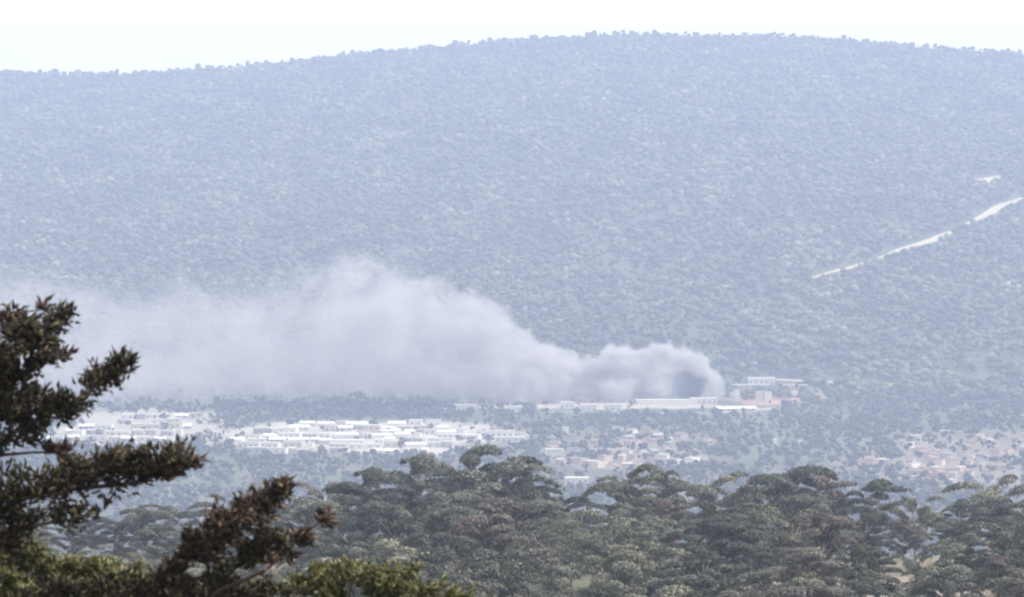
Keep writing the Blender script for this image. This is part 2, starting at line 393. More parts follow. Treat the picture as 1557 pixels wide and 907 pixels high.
# central village, rows from back to front
house_rows([(648, [(455, 560), (590, 700)]), (654, [(440, 690)]), (660, [(385, 700)]), (667, [(372, 640), (665, 730)]), (674, [(350, 600), (620, 690)]),
            (681, [(362, 470), (500, 690)]), (690, [(375, 450), (500, 650)])],
           'central village', 'houses of the central village', ['white', 'white', 'white', 'cream', 'grey'], ['f', 'f', 'g', 'v'], (13, 34), (3.0, 4.4))
house_rows([(636, [(185, 320)]), (644, [(160, 345)]), (652, [(120, 290)]), (661, [(100, 270)]), (671, [(60, 120), (140, 250)])],
           'left village', 'houses of the left village', ['white', 'white', 'cream', 'grey'], ['f', 'f', 'g'], (11, 24), (3.0, 4.2))
def scattered(n, cx, cy, rx, ry, place, group, walls, tile):
    P = []
    for _ in range(4000):
        a, q = rnd.random()*6.283, math.sqrt(rnd.random()); p = (cx+rx*q*math.cos(a), cy+ry*q*math.sin(a))
        if p[0] < 1575 and all(abs(p[0]-o[0]) > 13 or abs(p[1]-o[1]) > 5 for o in P): P.append(p)
        if len(P) == n: break
    for i, p in enumerate(sorted(P)):
        wm = rnd.choice(walls); k = rnd.choice('fgg'); rm = ('tile' if rnd.random() < tile else 'grey') if k == 'g' else ('flat' if rnd.random() < .4 else 'grey')
        building('house', p[0], p[1], rnd.uniform(8, 16), rnd.uniform(3, 4.2), rnd.uniform(7, 11), k, wm, rm,
                 f"small {WN[wm]} {KN[k]} house, {ordw(i+1)} from left, {place}", 'house', group, rot=rnd.uniform(-.8, .8), detail=False)
scattered(58, 1465, 700, 150, 40, 'pinkish village at right', 'houses of the right village', ['white', 'cream', 'pink', 'pink', 'grey', 'grey'], .8)
scattered(44, 955, 687, 130, 30, 'scattered middle village', 'scattered houses of the middle village', ['white', 'cream', 'pink', 'pink', 'grey'], .7)
# single buildings that can be picked out
single = [
 ('house', 755, 665, 52, 4.6, 12, 'f', 'white', 'flat', 'long white flat-roofed building at the right tip of the central village', 'building', -.05),
 ('house', 775, 672, 44, 3.4, 10, 'f', 'white', 'flat', 'low white building just in front of the village tip', 'building', 0),
 ('shed', 527, 676, 52, 3.2, 12, 'f', 'white', 'sheet', 'brightest long white roof in the middle of the central village', 'shed', .02),
 ('shed', 700, 624, 46, 4.2, 12, 'f', 'white', 'flat', 'long white building at the right end of the tree belt', 'shed', .1),
 ('house', 785, 626, 18, 4.2, 10, 'f', 'white', 'flat', 'small bright white house below the smoke, right of the tree belt', 'house', 0),
 ('house', 862, 621, 22, 4.8, 12, 'f', 'white', 'flat', 'leftmost bright white house below the smoke edge', 'house', 0),
 ('house', 895, 624, 24, 4.4, 12, 'f', 'white', 'flat', 'second bright white house below the smoke edge', 'house', .05),
 ('house', 932, 625, 28, 4.6, 12, 'f', 'white', 'flat', 'third bright white house below the smoke edge', 'house', -.05),
 ('warehouse', 905, 612, 60, 4.0, 12, 'g', 'pink', 'tile', 'low reddish warehouse behind the three bright houses', 'warehouse', 0),
 ('warehouse', 1015, 614, 92, 3.3, 14, 'f', 'white', 'flat', 'long white warehouse in front of the fire', 'warehouse', .02),
 ('warehouse', 1070, 613, 40, 4.0, 14, 'f', 'white', 'sheet', 'white warehouse right of the long one before the fire', 'warehouse', .02),
 ('shed', 1012, 604, 44, 5.2, 14, 'g', 'burnt', 'burnt', 'blackened burning shed under the dark smoke', 'shed', 0),
 ('tank', 1027, 606, 9, 3.6, 5, 'v', 'white', 'sheet', 'small bright white hut in front of the burning shed', 'hut', 0),
 ('warehouse', 1118, 626, 58, 4.0, 14, 'g', 'white', 'sheet', 'long white warehouse turned askew right of the fire', 'warehouse', .30),
 ('house', 1155, 611, 12, 8.0, 9, 'f', 'cream', 'flat', 'tall cream block at the left of a pair on red earth', 'block', 0),
 ('house', 1168, 611, 11, 7.5, 9, 'f', 'white', 'flat', 'tall pale block at the right of a pair on red earth', 'block', 0),
 ('warehouse', 1158, 585, 40, 5.5, 14, 'f', 'white', 'sheet', 'white warehouse standing above the red earth', 'warehouse', -.05),
 ('warehouse', 1140, 592, 52, 3.5, 10, 'f', 'grey', 'sheet', 'low grey warehouse below the white one above red earth', 'warehouse', 0),
 ('shed', 1200, 592, 18, 4.0, 8, 'f', 'grey', 'flat', 'left grey shed beside the thin pale track', 'shed', 0),
 ('shed', 1222, 593, 14, 4.0, 8, 'f', 'grey', 'flat', 'right grey shed beside the thin pale track', 'shed', 0),
 ('house', 877, 735, 36, 3.6, 12, 'f', 'white', 'flat', 'lone white house just above the pine tops in the middle', 'house', 0),
 ('house', 843, 690, 28, 3.2, 9, 'f', 'white', 'flat', 'isolated low white house right of the central village', 'house', .1),
 ('house', 860, 658, 10, 4.0, 8, 'f', 'white', 'flat', 'tiny square white house alone in the dark scrub', 'house', 0),
 ('house', 1175, 677, 15, 4.0, 9, 'f', 'white', 'flat', 'left lone white house between middle and right villages', 'house', 0),
 ('house', 1213, 679, 16, 4.0, 9, 'f', 'white', 'flat', 'right lone white house between middle and right villages', 'house', 0),
]
for n, px, py, wp, h, d, k, wm, rm, lab, cat, rot in single:
    building(n, px, py, wp, h, d, k, wm, rm, lab, cat, rot=rot, detail=k != 'v' and 15 < wp < 80 and wm != 'burnt')
# boundary walls
def wall_line(pts, h, label):
    P = [ground_at(*p) for p in pts]; V = []; th = .5
    line = []
    for a, b_ in zip(P[:-1], P[1:]):
        n = max(2, int(math.dist(a, b_)/5))
        line += [(a[0]+(b_[0]-a[0])*i/n, a[1]+(b_[1]-a[1])*i/n) for i in range(n)]
    line.append(P[-1])
    for x, y in line:
        z = zat(x, y); V += [(x, y-th/2, z-.5), (x, y-th/2, z+h), (x, y+th/2, z+h), (x, y+th/2, z-.5)]
    f = [(4*i+a, 4*i+4+a, 4*i+4+b_, 4*i+b_) for i in range(len(line)-1) for a, b_ in ((0, 1), (1, 2), (2, 3))]
    f += [(3, 2, 1, 0), tuple(4*(len(line)-1)+i for i in range(4))]
    tag(obj('boundary_wall', mesh('boundary_wall', V, f, M['stone'])), label, 'wall')
    occupied.extend((x, y, 3) for x, y in line[::2])
wall_line([(1095, 600), (1150, 602), (1240, 606)], 2.2, 'long stone wall across the red earth right of the fire')
wall_line([(835, 628), (960, 630), (1090, 630), (1180, 622)], 1.6, 'low pale wall in front of the burning compound')
wall_line([(345, 684), (420, 687), (470, 684)], 1.8, 'short pale wall at the front left of the central village')

# ------------------------------------------------------------------ tree belt and single trees in the valley
def small_tree_meshes(m, n, clumps=16, seed=3):
    out = []
    r = np.random.default_rng(seed)
    for _ in range(n):
        V = []; Fa = []
        for i in range(clumps):
            a = r.random()*6.28; zz = r.uniform(.25, .92); q = (.42*math.sqrt(r.random()))*(1.15-abs(zz-.5))
            s = r.uniform(.10, .19)
            v = IV*(1+r.uniform(-.45, .4, (12, 1)))*np.array([s*1.15, s*1.15, s*.8])+np.array([q*math.cos(a), q*math.sin(a), zz])
            Fa.append(IF+i*12); V.append(v)
        crown = mesh('crown', np.concatenate(V), np.concatenate(Fa), m)
        k = 6; tv = []
        for z, rr in ((-.06, .035), (.3, .026), (.75, .01)):
            tv += [(rr*math.cos(6.283*i/k), rr*math.sin(6.283*i/k), z) for i in range(k)]
        tf = [(j*k+i, j*k+(i+1) % k, (j+1)*k+(i+1) % k, (j+1)*k+i) for j in range(2) for i in range(k)]
        out.append((crown, mesh('trunk', tv, tf, M['bark'])))
    return out
VT = small_tree_meshes(F_VAL, 7, 18)
def put_tree(tm, x, y, s, sz, label, group, name='tree', parts=True, cat='tree'):
    root = bpy.data.objects.new(name, None); C.objects.link(root); root.location = (x, y, zat(x, y)-.1)
    root.rotation_euler = (0, 0, random.random()*6.28); tag(root, label, cat, group)
    obj('trunk', tm[1], root, scale=(s, s, sz)); obj('crown', tm[0], root, scale=(s, s, sz))
    return root
belt_px = [332, 345, 356, 368, 378, 388, 397, 408, 418, 428, 438, 449, 460, 470, 481, 490, 501, 511, 520, 528, 537, 546, 556, 566, 577, 588, 598, 606, 618, 626, 634, 643, 652, 662, 672, 684]
for i, p in enumerate(belt_px):
    py = 628+rnd.uniform(-5, 8); x, y = ground_at(p, py)
    top = np.interp(p, [330, 380, 430, 500, 530, 545, 575, 600, 640, 690], [606, 604, 607, 606, 597, 598, 606, 605, 600, 607])+rnd.uniform(-2, 6)
    h = (py-top)*y/F*1.12*rnd.uniform(.85, 1.15)
    put_tree(VT[rnd.randrange(7)], x, y, rnd.uniform(8, 13), h, f"dark tree, {ordw(i+1)} from left in the belt between smoke and central village", 'trees of the belt behind the central village')
    occupied.append((x, y, 5))
for i in range(46):
    p = 326+i*8.6; py = 640+rnd.uniform(-5, 5)
    if p > 440: py = 637+rnd.uniform(-3, 4)
    x, y = ground_at(p+rnd.uniform(-3, 3), py)
    put_tree(VT[rnd.randrange(7)], x, y, rnd.uniform(7, 12), rnd.uniform(6, 9), f"low dark tree, {ordw(i+1)} from left, front line of the belt behind central village", 'low trees along the front of the belt')
    occupied.append((x, y, 4))
# trees standing inside the villages and in the valley
def loose(n, x0, x1, y0, y1, text, group, s=(5, 8)):
    P = sorted((rnd.uniform(x0, x1), rnd.uniform(y0, y1)) for _ in range(n))
    for i, (p, py) in enumerate(P):
        x, y = ground_at(p, py); q = rnd.uniform(*s)
        put_tree(VT[rnd.randrange(7)], x, y, q, q*rnd.uniform(.7, .95), f"dark tree, {ordw(i+1)} from left {text}", group)
loose(22, 350, 760, 648, 690, 'among the houses of the central village', 'trees inside the central village', (4, 7))
loose(14, 110, 330, 632, 676, 'among the houses of the left village', 'trees inside the left village', (4, 7))
loose(26, 1230, 1557, 612, 650, 'in scrub between track and pinkish village', 'trees right of the burning compound', (7, 11))
loose(14, 820, 1200, 628, 645, 'in front of the burning compound wall', 'trees in front of the burning compound', (5, 8))

# ------------------------------------------------------------------ forest of the hill and scrub of the valley (uncountable)
def field(y0, y1, spacing, dens):
    n = int((y1-y0)*((y0+y1)/2*.0875*2*1.25)/spacing**2*1.0)
    y = y0+(y1-y0)*rng.random(n*2); x = (rng.random(n*2)*2-1)*(y*.0875*1.15+25)
    wgt = (y/y1)
    k = rng.random(n*2) < wgt*dens(x, y)
    return np.stack([x[k], y[k], height(x[k], y[k])], 1)
P = field(4640, 7930, 11.0, lambda x, y: .62+.6*sstep(.34, .62, fbm(x/30, y/60, 51, 3)))
P = P[keep_clear(P)]; P = P[not_occupied(P)]
S = np.where(rng.random(len(P)) < .5, rng.uniform(6, 11.5, len(P)), rng.uniform(2.5, 6, len(P)))*(1.1+.1*(P[:, 1] > 6400))
far = P[:, 1] > 6400
scatter('hillside_forest', P[~far], S[~far], 24, 3, F_FAR, 'open grey-green forest covering the lower slope of the hill', 'forest')
scatter('hilltop_forest', P[far], S[far], 24, 2, F_FAR, 'hazy blue forest covering the upper slope of the hill', 'forest')
P = field(2500, 4680, 11.0, lambda x, y: .3+1.0*sstep(.36, .6, fbm(x/26, y/60, 61, 3)))
P = P[not_occupied(P, 3)]
ppx, ppy = 778.5+P[:, 0]/P[:, 1]*F, HZ+(CAMZ-P[:, 2])/P[:, 1]*F
inv = (((ppx-570)/235)**2+((ppy-668)/26)**2 < 1) | (((ppx-205)/130)**2+((ppy-655)/26)**2 < 1) | ((ppx > 1090) & (ppx < 1260) & (ppy < 612)) | ((ppx > 830) & (ppx < 1190) & (ppy < 632))
pinkz = (((ppx-1470)/180)**2+((ppy-700)/42)**2 < 1) | (((ppx-950)/130)**2+((ppy-690)/30)**2 < 1)
k = np.where(inv, rng.random(len(P)) < .06, np.where(pinkz, rng.random(len(P)) < .8, True))
P = P[k]
scatter('valley_scrub', P, np.where(rng.random(len(P)) < .35, rng.uniform(5, 8, len(P)), rng.uniform(2.2, 4.5, len(P))), 20, 3, F_VAL, 'blue-grey scrub and small trees covering the valley floor', 'scrub')

# skyline trees: one by one along the crest
ridge_meshes = []
for k in range(8):
    v, f = clump_tree(4, rng); ridge_meshes.append(mesh('skyline_tree', v, f, F_FAR))
px = -20; i = 0
zones = [(0, 400, 'low left end'), (400, 800, 'left rise'), (800, 1200, 'summit'), (1200, 1600, 'right shoulder')]
cnt = {z[2]: 0 for z in zones}
while px < 1580:
    y = RIDGE_Y-rnd.uniform(2, 26); x = (px-778.5)/F*y
    s = rnd.uniform(3.0, 5.2) if rnd.random() < .82 else rnd.uniform(5, 8)
    o = obj('skyline_tree', ridge_meshes[rnd.randrange(8)], None, (x, y, zat(x, y)-.2), (0, 0, rnd.random()*6.28), (s*rnd.uniform(1.0, 1.6), s*1.2, s*rnd.uniform(.8, 1.05)))
    zn = next((z[2] for z in zones if z[0] <= px < z[1]), zones[0][2] if px < 0 else zones[3][2])
    cnt[zn] += 1
    tag(o, f"tiny tree on the skyline, {ordw(cnt[zn])} from left along the {zn}", 'tree', 'trees on the skyline of the ridge')
    px += rnd.uniform(4, 9.5)

# ------------------------------------------------------------------ smoke
SY = 4640.0; MPP = SY/F
sx0, _ = (1060-778.5)*MPP, 0
SZ = CAMZ-(612-HZ)*MPP
TOP = [(-900, 128), (-760, 124), (-554, 112), (-502, 104), (-460, 96), (-423, 94), (-381, 97), (-345, 95), (-319, 95), (-298, 102), (-282, 116), (-261, 118), (-235, 112), (-209, 97), (-193, 88),
       (-167, 75), (-148, 65), (-120, 50), (-99, 40), (-84, 35), (-70, 38), (-58, 44), (-48, 41), (-31, 50), (-18, 47), (-6, 41), (0, 36), (5, 35), (10, 31), (15, 25), (20, 17), (24, 8)]
X0, X1 = -900, 24; TM = 130.0
TOP = [(a, t*(1.06+.04*float(sstep(60, 200, -a)))) for a, t in TOP]; TM = 180.0
def smoke_top(x): return float(np.interp(x, [a for a, _ in TOP], [b_ for _, b_ in TOP]))
def smoke_wid(x): return float(np.interp(x, [-900, -554, -300, -200, -100, -50, 0, 14, 24], [120, 110, 85, 70, 42, 30, 24, 15, 7]))
def smoke_mat(name, dens_pts, dens_max, edge_l, edge_r, dark, col):
    m = bpy.data.materials.new(name); m.use_nodes = True; nt = m.node_tree; nt.nodes.clear(); L = nt.links.new
    out = N(nt, "ShaderNodeOutputMaterial"); pv = N(nt, "ShaderNodeVolumePrincipled"); L(pv.outputs[0], out.inputs['Volume'])
    tc = N(nt, "ShaderNodeTexCoord")
    # billowing: push the coordinate about with noise
    def noise(scale, det, rough=.55):
        n = N(nt, "ShaderNodeTexNoise"); n.inputs['Scale'].default_value = scale; n.inputs['Detail'].default_value = det; n.inputs['Roughness'].default_value = rough
        L(tc.outputs['Object'], n.inputs['Vector']); return n
    def vm(op, a, b_=None, s=None):
        n = N(nt, "ShaderNodeVectorMath", operation=op); L(a, n.inputs[0])
        if b_ is not None:
            if hasattr(b_, 'is_output'): L(b_, n.inputs[1])
            else: n.inputs[1].default_value = b_
        if s is not None: n.inputs['Scale'].default_value = s
        return n.outputs['Value' if op == 'LENGTH' else 'Vector']
    def mt(op, a, b_=None, c=None):
        n = N(nt, "ShaderNodeMath", operation=op)
        for i, v in enumerate((a, b_, c)):
            if v is None: continue
            if hasattr(v, 'is_output'): L(v, n.inputs[i])
            else: n.inputs[i].default_value = v
        return n.outputs[0]
    def mr(v, a, b_, c, d, smooth=False):
        n = N(nt, "ShaderNodeMapRange"); n.clamp = True
        if smooth: n.interpolation_type = 'SMOOTHSTEP'
        for i, q in enumerate((v, a, b_, c, d)):
            if hasattr(q, 'is_output'): L(q, n.inputs[i])
            else: n.inputs[i].default_value = q
        return n.outputs[0]
    nz = noise(.022, 4).outputs['Color']; off = vm('SUBTRACT', nz, (.5, .5, .5))
    sxyz0 = N(nt, "ShaderNodeSeparateXYZ"); L(tc.outputs['Object'], sxyz0.inputs[0])
    off = vm('SCALE', off, None, 44.0)
    amp = mr(sxyz0.outputs[0], -250, -40, 1.0, .42)
    sc1 = N(nt, "ShaderNodeVectorMath", operation='SCALE'); L(off, sc1.inputs[0]); L(amp, sc1.inputs['Scale'])
    nf = noise(.085, 3).outputs['Color']; of2 = vm('SCALE', vm('SUBTRACT', nf, (.5, .5, .5)), None, 17.0)
    pos = vm('ADD', vm('ADD', tc.outputs['Object'], sc1.outputs[0]), of2)
    s = N(nt, "ShaderNodeSeparateXYZ"); L(pos, s.inputs[0])
    u = mr(s.outputs[0], X0, X1, 0, 1)
    def curve(pts, scale):
        n = N(nt, "ShaderNodeFloatCurve"); c = n.mapping.curves[0]
        P = [((a-X0)/(X1-X0), b_/scale) for a, b_ in pts]
        c.points[0].location = P[0]; c.points[1].location = P[-1]
        for q in P[1:-1]: c.points.new(*q)
        for p_ in c.points: p_.handle_type = 'VECTOR'
        n.mapping.update(); L(u, n.inputs['Value']); return mt('MULTIPLY', n.outputs[0], scale)
    top = curve(TOP, TM); wid = curve([(a, smoke_wid(a)) for a in (-900, -554, -300, -200, -100, -50, 0, 14, 24)], 130)
    fz = mt('SUBTRACT', 1.0, mt('DIVIDE', mt('MAXIMUM', s.outputs[2], 0.0), top))
    fy = mt('SUBTRACT', 1.0, mt('DIVIDE', mt('ABSOLUTE', s.outputs[1]), wid))
    rr = mt('SQRT', mt('ADD', mt('POWER', mt('SUBTRACT', 1.0, fz), 2.0), mt('POWER', mt('SUBTRACT', 1.0, fy), 2.0)))
    inside = mt('SUBTRACT', 1.0, rr)
    for vs_, k_ in ((.032, .34), (.075, .22)):
        vo = N(nt, "ShaderNodeTexVoronoi"); vo.feature = 'SMOOTH_F1'; vo.inputs['Scale'].default_value = vs_; vo.inputs['Smoothness'].default_value = .25
        L(pos, vo.inputs['Vector']); inside = mt('ADD', inside, mt('MULTIPLY', mt('SUBTRACT', .50, vo.outputs['Distance']), k_))
    edge = mr(s.outputs[0], -330, -60, edge_l, edge_r)
    d = mr(inside, 0.0, edge, 0.0, 1.0, True)
    dens = curve(dens_pts, dens_max)
    d = mt('MULTIPLY', d, dens)
    n3 = noise(.030, 5, .6).outputs[0]
    d = mt('MULTIPLY', d, mr(n3, .36, .64, .25, 1.8))
    # fade just above the ground
    L(d, pv.inputs['Density'])
    # sooty knot over the burning shed
    dk = vm('LENGTH', vm('MULTIPLY', vm('SUBTRACT', pos, (-6.0, -22.0, 12.0)), (.066, .028, .070)))
    f = mr(dk, .75, 1.10, dark, 0.0, True)
    mx = N(nt, "ShaderNodeMix", data_type='RGBA'); L(f, mx.inputs[0]); mx.inputs[6].default_value = (*col, 1); mx.inputs[7].default_value = (.02, .02, .03, 1)
    wd_ = vm('LENGTH', vm('MULTIPLY', vm('SUBTRACT', pos, (-46.0, -14.0, 12.0)), (.028, .02, .055)))
    wf = mr(wd_, .5, 1.2, .9, 0.0, True); m2 = N(nt, "ShaderNodeMix", data_type='RGBA'); L(wf, m2.inputs[0]); L(mx.outputs[2], m2.inputs[6]); m2.inputs[7].default_value = (.99, .985, .98, 1)
    L(m2.outputs[2], pv.inputs['Color']); pv.inputs['Anisotropy'].default_value = .1
    m.cycles.volume_step_rate = .14
    return m
def smoke_hull(grow, x0, x1, n=46, k=24):
    V = []; f = []
    for i in range(n):
        x = x0+(x1-x0)*i/(n-1)
        xx = min(max(x, X0), X1-4)
        e = math.sin(math.pi*min(1, max(.0, (i+.35)/(n*.10)))*.5) if i < n*.10 else 1
        tail = (n-1-i)/(n*.06); e *= math.sin(min(1, tail+.25)*math.pi/2)
        t = (smoke_top(xx)*1.0+18*grow)*e; wd = (smoke_wid(xx)+14*grow)*e
        for j in range(k):
            a = 2*math.pi*j/k; zz = math.sin(a)
            V.append((x, wd*math.cos(a), t*zz if zz > 0 else 6*zz))
    for i in range(n-1):
        for j in range(k): f.append((i*k+j, i*k+(j+1) % k, (i+1)*k+(j+1) % k, (i+1)*k+j))
    f.append(tuple(range(k-1, -1, -1))); f.append(tuple((n-1)*k+j for j in range(k)))
    return V, f
V, f = smoke_hull(1.0, -860, 34)
sm = smoke_mat('billowing_smoke', [(-900, .003), (-554, .0052), (-480, .0072), (-380, .0105), (-300, .0145), (-200, .026), (-110, .07), (-50, .11), (24, .15)], .16, .42, .12, .97, (.80, .77, .79))
o = obj('smoke_plume', mesh('smoke_plume', V, f, sm), None, (sx0, SY, SZ))
tag(o, 'pale lilac smoke plume billowing left from the burning shed', 'smoke')
print('TREES', len(occupied))

# ------------------------------------------------------------------ pines of the middle distance
def cone_between(V, Fa, a, b_, ra, rb, k=6):
    d = (b_-a).normalized(); u = d.orthogonal().normalized(); v = d.cross(u); n = len(V)
    for p, r in ((a, ra), (b_, rb)):
        for i in range(k):
            t = 6.2832*i/k; V.append(p+(u*math.cos(t)+v*math.sin(t))*r)
    Fa += [(n+i, n+(i+1) % k, n+k+(i+1) % k, n+k+i) for i in range(k)]
def make_pine(seed, H, R, flat, m, npad, tufts, tl=.34):
    """trunk with limbs; crown of needle tufts gathered in flattish pads at the limb ends"""
    r = random.Random(seed); V = []; Fa = []
    lean = Vector((r.uniform(-.12, .12), r.uniform(-.12, .12), 1))
    pts = [Vector((0, 0, -.5))]+[Vector((lean.x*H*t+r.uniform(-.15, .15), lean.y*H*t+r.uniform(-.15, .15), H*t)) for t in (.18, .38, .58, .78, .92)]
    rad = [.26, .22, .18, .14, .08, .04]
    for i in range(5): cone_between(V, Fa, pts[i], pts[i+1], rad[i]*H/10, rad[i+1]*H/10, 7)
    pads = []
    for i in range(npad):
        t = .25+.71*(i+.5)/npad
        a = i*2.4+r.uniform(-.7, .7)
        prof = (1-abs((t-.62)/.42)**2.2*(.75 if t > .62 else .55)) if not flat else (.35+.65*sstep(.3, .75, t))*(1-.35*sstep(.86, 1, t))
        q = R*max(.12, float(prof))*r.uniform(.45, 1.0)
        o = lean*H*(t-.13)
        c = Vector((o.x+q*math.cos(a), o.y+q*math.sin(a), H*t+r.uniform(-.3, .3)))
        s = Vector((lean.x*H*(t-.16), lean.y*H*(t-.16), H*max(.2, t-.16-q/H*.25)))
        mid = s.lerp(c, .55)+Vector((0, 0, r.uniform(-.1, .25)))
        cone_between(V, Fa, s, mid, .065*H/10, .045*H/10, 4); cone_between(V, Fa, mid, c, .045*H/10, .015, 4)
        pads.append((c, Vector((math.cos(a), math.sin(a), .25)), r.uniform(.6, 1.4)*R*.31))
    rg = np.random.default_rng(seed)
    PV = []
    for c, d, pr in pads:
        n = int(tufts*(pr/(R*.31))**2)
        th = rg.random(n)*6.283; cz = rg.uniform(-.45, 1, n); rr = np.sqrt(1-cz**2*.9)*rg.uniform(.55, 1.08, n)
        ell = rg.uniform(1.2, 2.7); dr_ = rg.uniform(-.02, .22); ti_ = rg.uniform(-.15, .35)
        ax = np.array([d.x, d.y]); ax /= np.linalg.norm(ax)+1e-6
        lx = np.cos(th)*rr*pr*ell; ly = np.sin(th)*rr*pr/ell**.5
        P = np.stack([c.x+ax[0]*lx-ax[1]*ly, c.y+ax[1]*lx+ax[0]*ly, c.z+cz*pr*.32-dr_*lx**2/max(pr, .1)+ti_*lx], 1)
        O = np.stack([P[:, 0]-c.x, P[:, 1]-c.y, (P[:, 2]-c.z)+pr*.25], 1); O[:, :2] *= .55; O /= np.linalg.norm(O, axis=1, keepdims=True)+1e-6
        O = O+rg.normal(0, .28, O.shape); O /= np.linalg.norm(O, axis=1, keepdims=True)
        PV.append((P, O))
    P = np.concatenate([p for p, _ in PV]); O = np.concatenate([o_ for _, o_ in PV]); n = len(P)
    side = np.cross(O, rg.normal(0, 1, O.shape)); side /= np.linalg.norm(side, axis=1, keepdims=True)
    O = np.cross(side, O)+O*rg.uniform(0, .7, (n, 1)); O /= np.linalg.norm(O, axis=1, keepdims=True)
    L = rg.uniform(.7, 1.5, n)[:, None]*tl; W = rg.uniform(.28, .5, n)[:, None]*tl
    nrm = np.cross(O, side)
    a = P-side*W; b_ = P+side*W; c = P+O*L; d = P+O*L*.35+nrm*W*.5; e = P-O*L*.25
    VV = np.stack([a, b_, c, d, e], 1).reshape(-1, 3)
    base = (np.arange(n)*5)[:, None]
    tri = np.concatenate([base+np.array([[0, 3, 2]]), base+np.array([[3, 1, 2]]), base+np.array([[0, 4, 3]]), base+np.array([[3, 4, 1]])])
    return mesh('crown', VV, tri, m), mesh('trunk', [tuple(v) for v in V], Fa, M['bark'])
DESC = ['dark round-crowned pine', 'olive flat-topped pine', 'grey-green layered pine', 'brownish thin-crowned oak', 'dark broad pine', 'pale olive bushy pine']
PV = []
for k in range(12):
    ty = k % 6
    H = 10; R = [3.9, 5.2, 4.4, 3.6, 5.0, 4.4][ty]
    PV.append((ty, make_pine(100+k, H, R, ty == 1, FOL[3 if k == 3 else [0, 1, 2, 2, 0, 1][ty]], [18, 17, 19, 18, 18, 19][ty], [620, 620, 620, 480, 620, 620][ty], .26)))
TX = [-50, 0, 100, 200, 300, 380, 450, 520, 560, 620, 690, 750, 800, 822, 850, 885, 920, 1000, 1060, 1130, 1190, 1250, 1300, 1350, 1400, 1450, 1490, 1557, 1620]
TY = [790, 785, 778, 770, 760, 750, 742, 730, 708, 696, 680, 672, 690, 740, 752, 738, 716, 710, 716, 726, 706, 712, 728, 752, 760, 758, 738, 732, 728]
rowdef = [(735, 0, 130, 'back'), (655, 34, 120, 'second'), (590, 72, 125, 'third'), (525, 112, 130, 'fourth'), (470, 150, 140, 'fifth'), (425, 188, 150, 'front')]
for r, (dist, drop, step, rn) in enumerate(rowdef):
    p = -60+rnd.uniform(0, 60); i = 0
    while p < 1640:
        d = dist+rnd.uniform(-16, 16)
        top = float(np.interp(p, TX, TY))+drop+rnd.uniform(-10, 26)*(1 if r else .5)
        x = (p-778.5)/F*d; g = zat(x, d)
        ztop = CAMZ-(top-HZ)/F*d
        H = min(max(ztop-g, 5.5), 15.5)
        cand = [q for q in range(12)]
        if r == 0 and 650 < p < 810: cand = [0, 6, 4]
        if (r >= 4 and p > 1420) or (r == 3 and 690 < p < 790): cand = [3]
        k = rnd.choice(cand); ty, (cr, tr) = PV[k]
        if p > -50 or True:
            i += 1
            sxy = min(H/10, 1.3)*rnd.uniform(.8, 1.2)
            root = bpy.data.objects.new('oak_tree' if k == 3 else 'pine_tree', None); C.objects.link(root); root.location = (x, d, g); root.rotation_euler = (0, 0, rnd.random()*6.28)
            rowtxt = f"{rn} row" if rn in ('back', 'front') else f"{rn} row from the back"
            tag(root, f"{('olive branched pine' if k == 9 else DESC[ty])}, {ordw(i)} from left, {rowtxt} of wood", 'tree', 'trees of the wood in the middle distance')
            obj('trunk', tr, root, scale=(sxy, sxy, H/10)); obj('crown', cr, root, scale=(sxy, sxy, H/10*1.02))
        p += step*rnd.uniform(.75, 1.2)*.56

# ------------------------------------------------------------------ foreground cypress and bushes
def sprays(P, O, L, W, m, name):
    """slender three-sided leaf sprays"""
    n = len(P); O = O/np.linalg.norm(O, axis=1, keepdims=True)
    s = np.cross(O, rng.normal(0, 1, O.shape)); s /= np.linalg.norm(s, axis=1, keepdims=True); t = np.cross(O, s)
    L = L[:, None]; W = W[:, None]; mid = P+O*L*.4+rng.normal(0, .12, P.shape)*L
    vs = [P]
    for a in (0, 2.1, 4.2): vs.append(mid+(s*math.cos(a)+t*math.sin(a))*W)
    vs.append(P+O*L)
    V = np.stack(vs, 1).reshape(-1, 3); b = (np.arange(n)*5)[:, None]
    T = np.concatenate([b+np.array([q]) for q in ((0, 2, 1), (0, 3, 2), (0, 1, 3), (1, 2, 4), (2, 3, 4), (3, 1, 4))])
    return mesh(name, V, T, m)
D0 = 42.0
cyx, cyy = at(-330, 500, D0+.5)[:2]
cyp = bpy.data.objects.new('cypress_tree', None); C.objects.link(cyp)
base = Vector((cyx, cyy, zat(cyx, cyy))); cyp.location = base
tag(cyp, 'dark ragged cypress reaching in from the left edge in the foreground', 'tree')
V = []; Fa = []; H0 = CAMZ+1.2-base.z
tp = [Vector((0.1*math.sin(i*1.3), .08*math.cos(i*2.1), -.4+(H0+.4)*i/8)) for i in range(9)]
for i in range(8): cone_between(V, Fa, tp[i], tp[i+1], .22*(1-i/9), .22*(1-(i+1)/9), 10)
obj('trunk', mesh('trunk', [tuple(v) for v in V], Fa, M['cbark']), cyp)
